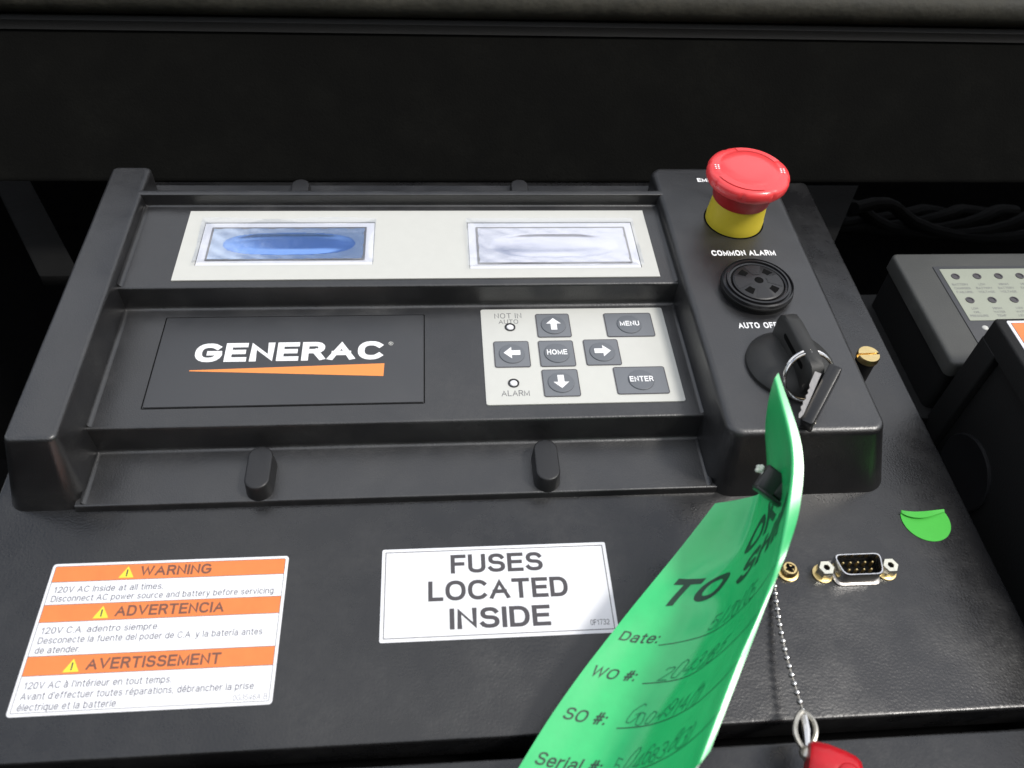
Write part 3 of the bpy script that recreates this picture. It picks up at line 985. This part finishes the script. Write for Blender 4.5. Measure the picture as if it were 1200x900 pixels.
for s, y, wd in lines:
    text(s, ix0 + 1.6, y, .25, 2.25, 'body_ink', ws, sw=.115, track=.15, width=wd)
text('0G3546A-B', ix1 - .6, 99.6, .25, 1.8, 'body_ink', ws, sw=.08, track=.14, width=10.6, align='r')

fs_ = thing('fuse_sticker', (18, 116, 0), 'white sticker reading fuses located inside in three bold lines', 'sticker')
FX0, FX1 = -22.2, 58.8
link('sticker_backing', slab(FX0, FX1, 116.3, 151.2, 0.0, .22, .7, .08), 'white', fs_)
outline(FX0 + 1.2, FX1 - 1.2, 117.5, 150.0, .1, .28, .245, 'ink', fs_, 'border_line')
text('FUSES', 18.6, 140.7, .25, 7.4, 'ink', fs_, sw=.19, track=.10, width=33.0, align='c')
text('LOCATED', 18.6, 130.4, .25, 7.6, 'ink', fs_, sw=.19, track=.09, width=49.0, align='c')
text('INSIDE', 18.6, 119.9, .25, 7.6, 'ink', fs_, sw=.19, track=.10, width=34.6, align='c')
text('0F1732', 56.0, 119.3, .25, 2.0, 'ink', fs_, sw=.11, track=.13, width=6.6, align='r')

# green dot, its top folded over
gd = thing('green_dot_sticker', (184, 153, 0), 'bright green round paper dot with its top edge folded over', 'sticker')
GX, GY, GR = 184.4, 155.8, 9.4
poly = [(GX + GR * math.cos(math.radians(a)), GY + GR * math.sin(math.radians(a))) for a in range(-201, 22, 6)]
mb = MB()
mb.loft([[(p[0], p[1], .02 + .004 * i % 2) for i, p in enumerate(poly)], [(p[0], p[1], .25) for p in poly]])
link('dot', mb, 'dot', gd, smooth=0)
mb = MB()
n_ = 14
ra, rb, rc = [], [], []
for k in range(n_ + 1):
    f_ = k / n_
    x_ = GX - GR * .93 + (2 * GR * .93) * f_
    dep_ = 3.6 * math.sin(math.pi * min(1, f_ * 1.0)) ** .8 * (1.15 - f_ * .9)
    ra.append((x_, GY + 3.3, .25))
    rb.append((x_, GY + 3.9 - dep_ * .3, 1.1 + .4 * (1 - f_)))
    rc.append((x_, GY + 3.0 - dep_, .75 + 1.0 * (1 - f_) * math.sin(math.pi * f_)))
mb.loft([ra, rb, rc], False, False, closed=False)
link('folded_flap', mb, 'dot', gd, smooth=60)

# ================================================================== SERIAL PORT
sp = thing('serial_port', (148.5, 134.5, 0), 'small nine pin metal serial port with two hex jack screws', 'connector')
DXc, DYc = 148.6, 135.0
def dshape(g, z, dy=0):
    w1, w2, h_ = 8.9 + g, 7.4 + g, 4.3 + g
    base = [(-w2, -h_), (w2, -h_), (w1, h_), (-w1, h_)]
    o = []
    n = 4
    for k in range(4):
        p0, p1, p2 = Vector(base[k - 1]), Vector(base[k]), Vector(base[(k + 1) % 4])
        r_ = 2.3
        a, b = p1 + (p0 - p1).normalized() * r_, p1 + (p2 - p1).normalized() * r_
        for i in range(n + 1):
            t_ = i / n
            q = a * (1 - t_) ** 2 + p1 * 2 * t_ * (1 - t_) + b * t_ ** 2
            o.append((DXc + q.x, DYc + dy + q.y, z))
    return o
link('flange', MB().loft([dshape(.9, 0.02), dshape(.9, .6), dshape(.6, .8)]), 'dark_steel', sp)
link('shell', MB().loft([dshape(0, .6), dshape(0, 6.3), dshape(-.15, 6.6), dshape(-.5, 6.6), dshape(-.6, 6.2), dshape(-.6, 1.5)], True, True), 'steel', sp)
link('insulator', MB().loft([dshape(-.75, .9), dshape(-.75, 2.2)]), 'hole', sp)
for i in range(9):
    px = DXc + ((i - 2) * 2.75 if i < 5 else (i - 6.5) * 2.75)
    py = DYc + (1.4 if i < 5 else -1.4)
    link('pin', lathe(px, py, [(.5, 2.0), (.5, 4.8), (.3, 5.3)], 8), 'brass', sp)
for sx_ in (-1, 1):
    cx = DXc + 12.0 * sx_
    cy = DYc - .0
    j_ = link('jack_screw', lathe(cx, cy, [(3.1, .1), (3.1, 4.4), (2.8, 4.9), (1.25, 4.95), (1.1, 4.5), (1.1, 2.2)], 6, cap1=True), 'zinc', sp, smooth=0)
    link('washer', lathe(cx, cy, [(3.7, .0), (3.7, .5), (3.3, .6)], 28), 'brass', j_)
    link('bore', lathe(cx, cy, [(1.1, 3.0), (1.05, 3.9)], 14), 'hole', j_)

# ================================================================== CHAIN ANCHOR SCREW, CHAIN, CAP
an = thing('anchor_screw', (123.9, 136, 0), 'small round brass screw half hidden behind the green tag', 'screw')
link('washer', lathe(123.9, 136.2, [(3.9, 0), (3.9, .7), (3.5, .9)], 32), 'brass', an)
link('screw_head', lathe(123.9, 136.2, [(3.0, .8), (3.0, 2.4), (2.4, 3.3), (1.7, 3.35), (1.5, 2.8), (.2, 2.6)], 32), 'brass', an)
mb = MB()
for a in (20, 110):
    c_, s_ = math.cos(math.radians(a)), math.sin(math.radians(a))
    obox((123.9, 136.2, 3.2), (1.9 * c_, 1.9 * s_, 0), (-.35 * s_, .35 * c_, 0), (0, 0, .25), mb, .05)
link('cross_slot', mb, 'hole', an)

bc = thing('bead_chain', (116, 130, 0), 'thin silver bead chain hanging from behind the green tag', 'chain')
cpts = []
c_a, c_b = Vector((117.5, 133.0, 2.2)), Vector((110.9, 84.2, 9.0))
for k in range(17):
    f_ = k / 16
    p = c_a.lerp(c_b, f_)
    p.z = 1.6 + 7.0 * f_ ** 1.2
    p.x += -2.6 * math.sin(math.pi * f_) * .55
    cpts.append(p)
mb = MB()
link('chain_wire', tube(cpts, .34, 6), 'nickel', bc)
bead0 = None
for k, p in enumerate(cpts):
    if bead0 is None:
        bead0 = link('bead', ball((0, 0, 0), 1.12, n=12), 'steel', bc)
        bead0.data.transform(Matrix.Translation(Vector(bc['_b']) * MM))
        b_ = bead0
    else:
        b_ = bead0.copy()
        COL.objects.link(b_)
        b_.parent = bc
    b_.location = (p - Vector(bc['_b'])) * MM
# link fitting at the end of the chain
lk = thing('chain_coupling', (110, 80, 8), 'clear wire loop coupling joining bead chain to red cap', 'coupling')
for s in (-1, 1):
    pts = []
    for k in range(15):
        t_ = k / 14
        pts.append((110.6 - t_ * 3.0 + s * (3.3 * math.sin(math.pi * min(t_ * 1.15, 1)) ** .7 if t_ < .87 else .6), 84.0 - 13.5 * t_, 9.0 + 1.2 * math.sin(math.pi * t_)))
    link('wire_loop', tube(pts, .85, 8), 'nickel', lk)
link('inner_link', tube([(110.4, 82.5, 9.6), (109.6, 78, 9.9), (108.6, 73.5, 9.6)], [1.0, 1.3, .9], 8), 'steel', lk)
link('eyelet', ball((107.6, 71.2, 10), 2.3, n=14, sc=(1, 1, .8)), 'nickel', lk)

rc_ = thing('red_cap', (114, 66, 3), 'soft red vinyl cap at the lower end of the bead chain', 'cap')
axv = Vector((1.0, -.42, .12)).normalized()
u_ = Vector((.42, 1, .0))
u_ = (u_ - axv * u_.dot(axv)).normalized()
v_ = axv.cross(u_)
c0 = Vector((106.4, 68.6, 11.5))
rings = []
for s, ru, rv in ((0, 5.6, 5.0), (1.0, 6.4, 5.6), (5, 6.7, 6.0), (10, 6.2, 5.8), (13, 5.6, 5.2), (14.6, 4.6, 4.2), (15.2, 3.2, 3.0)):
    rings.append([c0 + axv * s + u_ * ru * math.cos(a) + v_ * rv * math.sin(a) for a in [2 * math.pi * k / 28 for k in range(28)]])
link('cap_body', MB().loft(rings), 'red_vinyl', rc_, smooth=50)
c1 = c0 + axv * 9.5 + v_ * 0 + Vector((0, -1.5, 5.4))
link('cap_dimple', ball(tuple(c1), 2.9, n=16, sc=(1.1, .9, .35)), 'red_vinyl', rc_)

# ================================================================== GREEN HANG TAG
GRID = [[[92.9,148.5,28.5],[101.5,148.7,30.5],[108.0,149.1,34.2],[107.7,152.1,44.1],[104.2,156.6,58.5],[102.2,158.8,71.0],[101.9,160.4,80.2],[103.2,161.9,80.8]],[[78.1,133.8,23.5],[88.6,131.2,23.3],[97.9,130.9,26.7],[103.0,133.6,37.0],[104.5,134.9,49.2],[104.5,136.8,61.7],[103.7,139.3,71.6],[106.9,140.7,72.0]],[[60.4,116.4,19.9],[72.0,115.8,21.4],[82.5,115.5,24.5],[91.0,116.0,32.2],[96.5,119.1,44.7],[99.1,121.3,56.1],[99.9,123.1,64.4],[104.2,125.4,65.2]],[[50.8,106.6,18.3],[61.4,104.2,18.1],[72.7,103.6,20.9],[82.6,103.8,27.7],[89.9,106.4,39.0],[93.8,109.0,50.0],[95.6,110.9,57.7],[99.6,114.8,59.2]],[[41.0,96.4,16.4],[51.4,93.9,16.0],[62.0,92.4,17.9],[72.3,91.6,23.9],[80.4,93.8,34.8],[85.5,96.2,45.5],[88.4,98.4,53.6],[92.2,102.8,54.9]],[[30.8,85.0,13.4],[41.7,82.3,13.0],[52.6,80.6,14.8],[61.8,79.7,20.6],[70.0,80.5,30.5],[75.9,82.9,41.4],[79.6,85.5,50.1],[84.4,90.2,51.1]],[[21.6,73.5,10.4],[32.2,70.6,9.9],[43.2,68.5,11.3],[52.6,67.6,17.4],[61.0,68.2,27.2],[67.5,70.2,38.0],[71.6,72.8,46.8],[75.9,76.6,47.5]],[[11.8,60.8,6.4],[23.1,58.0,6.0],[34.1,55.9,7.5],[43.9,55.2,13.9],[52.6,55.8,23.9],[60.2,58.0,35.2],[64.0,60.4,43.9],[67.8,63.8,44.4]]]
GV = [[Vector(p) for p in r] for r in GRID]
def cr(p0, p1, p2, p3, t_):
    return .5 * ((2 * p1) + (p2 - p0) * t_ + (2 * p0 - 5 * p1 + 4 * p2 - p3) * t_ * t_ + (3 * p1 - p0 - 3 * p2 + p3) * t_ ** 3)
def line_at(a, f_):
    n = len(a) - 1
    x_ = min(max(f_, 0), 1) * n
    i = min(int(x_), n - 1)
    t_ = x_ - i
    p0 = a[i - 1] if i > 0 else 2 * a[0] - a[1]
    p3 = a[i + 2] if i + 2 <= n else 2 * a[n] - a[n - 1]
    return cr(p0, a[i], a[i + 1], p3, t_)
CF = [0, .145, .29, .445, .62, .785, .90, 1.0]
def surf(a, s):
    """a across the card 0..1, s down the card 0..1"""
    for i in range(7):
        if a <= CF[i + 1] or i == 6:
            f_ = (i + (a - CF[i]) / (CF[i + 1] - CF[i])) / 7
            break
    if a > CF[6]:
        t_ = (a - CF[6]) / (1 - CF[6])
        return line_at([r[6] for r in GV], s).lerp(line_at([r[7] for r in GV], s), t_)
    return line_at([line_at(r, f_) for r in GV], s)
def snorm(a, s):
    e = .01
    n = (surf(min(a + e, 1), s) - surf(max(a - e, 0), s)).cross(surf(a, max(s - e, 0)) - surf(a, min(s + e, 1)))
    return n.normalized()
tg = thing('hang_tag', (90, 130, 20), 'long curled green inspection tag reading ok to ship', 'tag')
NA, NS = 60, 80
mbf, mbe = MB(), MB()
top_, bot_ = [], []
for j in range(NS + 1):
    for i in range(NA + 1):
        a, s = i / NA, j / NS
        p, n = surf(a, s), snorm(a, s)
        top_.append(p + n * .12)
        bot_.append(p - n * .35)
fc = [(j * (NA + 1) + i, (j + 1) * (NA + 1) + i, (j + 1) * (NA + 1) + i + 1, j * (NA + 1) + i + 1) for j in range(NS) for i in range(NA)]
mbf.add(top_, fc)
link('tag_face', mbf, 'tag', tg, smooth=180)
mbe.add(bot_, [f[::-1] for f in fc])
o_ = len(mbe.v)
edge_idx = [i for i in range(NA + 1)] + [(j + 1) * (NA + 1) - 1 for j in range(1, NS + 1)] + [NS * (NA + 1) + i for i in range(NA - 1, -1, -1)] + [j * (NA + 1) for j in range(NS - 1, 0, -1)]
ne = len(edge_idx)
mbe.add([top_[i] for i in edge_idx] + [bot_[i] for i in edge_idx], [(i, (i + 1) % ne, ne + (i + 1) % ne, ne + i) for i in range(ne)])
link('tag_core', mbe, 'tag_edge', tg, smooth=40)

TW, TH = 72.5, 118.0   # card width and modelled length, mm
# length coordinate of each control row is uneven, so lettering uses row numbers directly
def wrap(polys, x0, row, rowh, m, name, lift=.2, parent=None):
    """x in mm across; y in mm above a baseline at fractional control row; rowh mm per control row"""
    mb = MB()
    for j, q in polys:
        vs = []
        for px, py in q:
            a = min(max((x0 + px) / TW, 0), 1)
            s = (row - py / rowh) / 7.0
            s = min(max(s, 0), 1)
            vs.append(surf(a, s) + snorm(a, s) * (lift + .012 * j))
        mb.add(vs, [tuple(range(len(vs)))])
    return link(name, mb, m, parent or tg, smooth=0)
wrap(textpoly('OK', 11.5, sw=.21, track=.12, width=21, sub=1.5), 24.5, 1.28, 22, 'tag_ink', 'lettering')
wrap(textpoly('TO SHIP', 13, sw=.21, track=.12, width=56, sub=1.5), 6.5, 2.05, 22, 'tag_ink', 'lettering')
def rule(x0, x1, row):
    n = 24
    polys = []
    for k in range(n):
        a, b = x0 + (x1 - x0) * k / n, x0 + (x1 - x0) * (k + 1) / n
        polys.append((0, [(a, -.2), (b, -.2), (b, .15), (a, .15)]))
    wrap(polys, 0, row, 15, 'tag_ink', 'ruled_line', .17)
entries = [('Date:', 3.0, 15.5, 68, 3.0, '5/20/05', 29), ('WO #:', 2.5, 19, 69, 4.0, '2043285', 23), ('SO #:', 3.0, 19, 69, 5.0, 'G004914(1)', 20), ('Serial #:', 3.0, 25, 69, 6.0, '5046838(3)', 25)]
for s, x0, xr, x1, row, hand, xh in entries:
    wrap(textpoly(s, 4.0, sw=.15, track=.12, xs=.95, sub=1.5), x0, row - .02, 15, 'tag_ink', 'lettering')
    rule(xr, x1, row + .04)
    wrap(textpoly(hand, 5.4, sw=.075, track=.12, xs=.80, slant=.16, sub=1.5, jit=.11), xh, row - .02, 15, 'pen', 'handwriting')

# plastic tie through the tag's eyelet, with a knot of cord
ti = thing('tag_tie', (104, 150, 44), 'small black plastic clip with white cord knot at the tag eyelet', 'clip')
e1 = Vector((.62, .62, .42)).normalized()
e2 = Vector((.70, -.62, -.35))
e2 = (e2 - e1 * e2.dot(e1)).normalized()
e3 = e1.cross(e2)
cc = Vector((102.3, 138.0, 55.5))
mb = MB()
obox(cc - e2 * 1.6, e1 * 4.2, e2 * 3.2, e3 * 1.8, mb, .5)
obox(cc - e1 * 4.0 + e2 * .8, e1 * .6, e2 * 5.0, e3 * 2.2, mb, .3)
link('clip_body', mb, 'gloss_black', ti)
mb = MB()
obox(cc + e1 * 1.0 + e2 * 3.4, e1 * 3.9, e2 * 3.0, e3 * 1.6, mb, 1.0)
link('clip_tab', mb, 'gloss_black', ti)
mb = MB()
for k in range(7):
    ball((98.0 + random.uniform(-1, 1), 141.6 + random.uniform(-.6, .8), 58.5 + random.uniform(-.5, .5)), random.uniform(.6, 1.0), mb, 8)
tube([(98.2, 141.6, 58.4), (99.2, 140.8, 57.6), (100.2, 140.0, 56.6)], .6, 6, mb)
link('cord_knot', mb, 'cord', ti)

# ================================================================== BOXES AT THE RIGHT
gb = thing('grey_alarm_box', (221, 226, -70), 'grey plastic box with a pale lamp label behind the black cover', 'box')
mb = MB()
slab(221.6, 420, 226.4, 300, 2, 10, 3, 1.6, mb)
link('case_lid', mb, 'grey_case', gb)
link('case_shaded_body', slab(223, 419, 228, 298.6, -80, 1.8, 3, .5), 'dull_black', gb)  # split from the lid so the shaded side could be coloured black
link('case_flange', slab(217.5, 424, 222, 305, -82, -22, 2, 1), 'dull_black', gb)
link('recessed_face', slab(238.4, 410, 234, 289.6, 9.9, 10.35, .6, .1), 'plaque', gb)
link('lamp_label', slab(240.8, 405, 252.4, 287.4, 10.2, 10.6, .4, .1), 'lamp_label', gb)
caps = [('BATTERY', 'CHARGER', 'FAILURE'), ('LOW', 'BATTERY', 'VOLTAGE'), ('HIGH', 'BATTERY', 'VOLTAGE'), ('HIGH', 'ENGINE', 'TEMP')]
for i, tx in enumerate(caps):
    cx = 246.6 + 10.9 * i
    l_ = link('indicator_hole', lathe(cx, 281.9, [(2.0, 10.55), (2.0, 10.9), (1.4, 10.95), (1.3, 10.65)], 20), 'ink', gb)
    for r_, s in enumerate(tx):
        text(s, cx, 275.6 - 2.6 * r_, 10.63, 1.5, 'pad_ink', gb, sw=.15, width=1.15 * len(s), align='c')
caps = [('LOW', 'OIL', 'PRESSURE'), ('HIGH', 'WATER', 'TEMP'), ('LOW', 'WATER', 'LEVEL')]
for i, tx in enumerate(caps):
    cx = 246.6 + 10.9 * i
    l_ = link('indicator_hole', lathe(cx, 265.5, [(2.0, 10.55), (2.0, 10.9), (1.4, 10.95), (1.3, 10.65)], 20), 'ink', gb)
    for r_, s in enumerate(tx):
        text(s, cx, 259.4 - 2.4 * r_, 10.63, 1.4, 'pad_ink', gb, sw=.15, width=1.1 * len(s), align='c')
link('face_screw', ball((246.0, 247.8, 10.4), 1.5, sc=(1, 1, .4)), 'beige', gb)
fsn = tag(link('flange_screw', ball((227.5, 302.5, -2), 2.2, n=14, sc=(1, 1, .6)), 'nickel', None, (227.5, 302.5, -2)), 'small dim screw at the upper left of the grey box', 'screw')

bb = thing('black_battery_cover', (223, 150, -80), 'black plastic cover with an orange warning label at the right edge', 'cover')
mb = MB()
# top face frame and left wall with recessed field
slab(223.4, 430, -60, 224.2, 30, 40.5, 1.6, 1.0, mb)
slab(226.5, 428, -60, 212, -90, 31, 1, .5, mb)
# thick rim along the upper end
slab(223.2, 428, 212, 224.0, -90, 30.5, 1, .5, mb)
link('cover_shell', mb, 'dull_black', bb)
# round knockout on the recessed left wall
rings = []
for r_, x_ in ((17.2, 226.7), (17.2, 225.6), (16.6, 225.3), (16.0, 225.5)):
    rings.append([(x_, 191 + r_ * math.cos(a), -21 + r_ * math.sin(a)) for a in [2 * math.pi * k / 48 for k in range(48)]])
link('round_knockout', MB().loft([r[::-1] for r in rings]), 'rubber', bb)
lb = link('label_backing', slab(227.6, 300, 150, 222.3, 40.4, 40.75, .8, .1), 'white', bb)
link('orange_panel', flat([(229.0, 151.5), (298.5, 151.5), (298.5, 220.9), (229.0, 220.9)], 40.8), 'orange', lb, smooth=0)
outline(228.9, 298.6, 151.4, 221.0, .1, .2, 40.82, 'ink', lb, 'label_rule')

for o in bpy.data.objects:
    if '_b' in o:
        del o['_b']
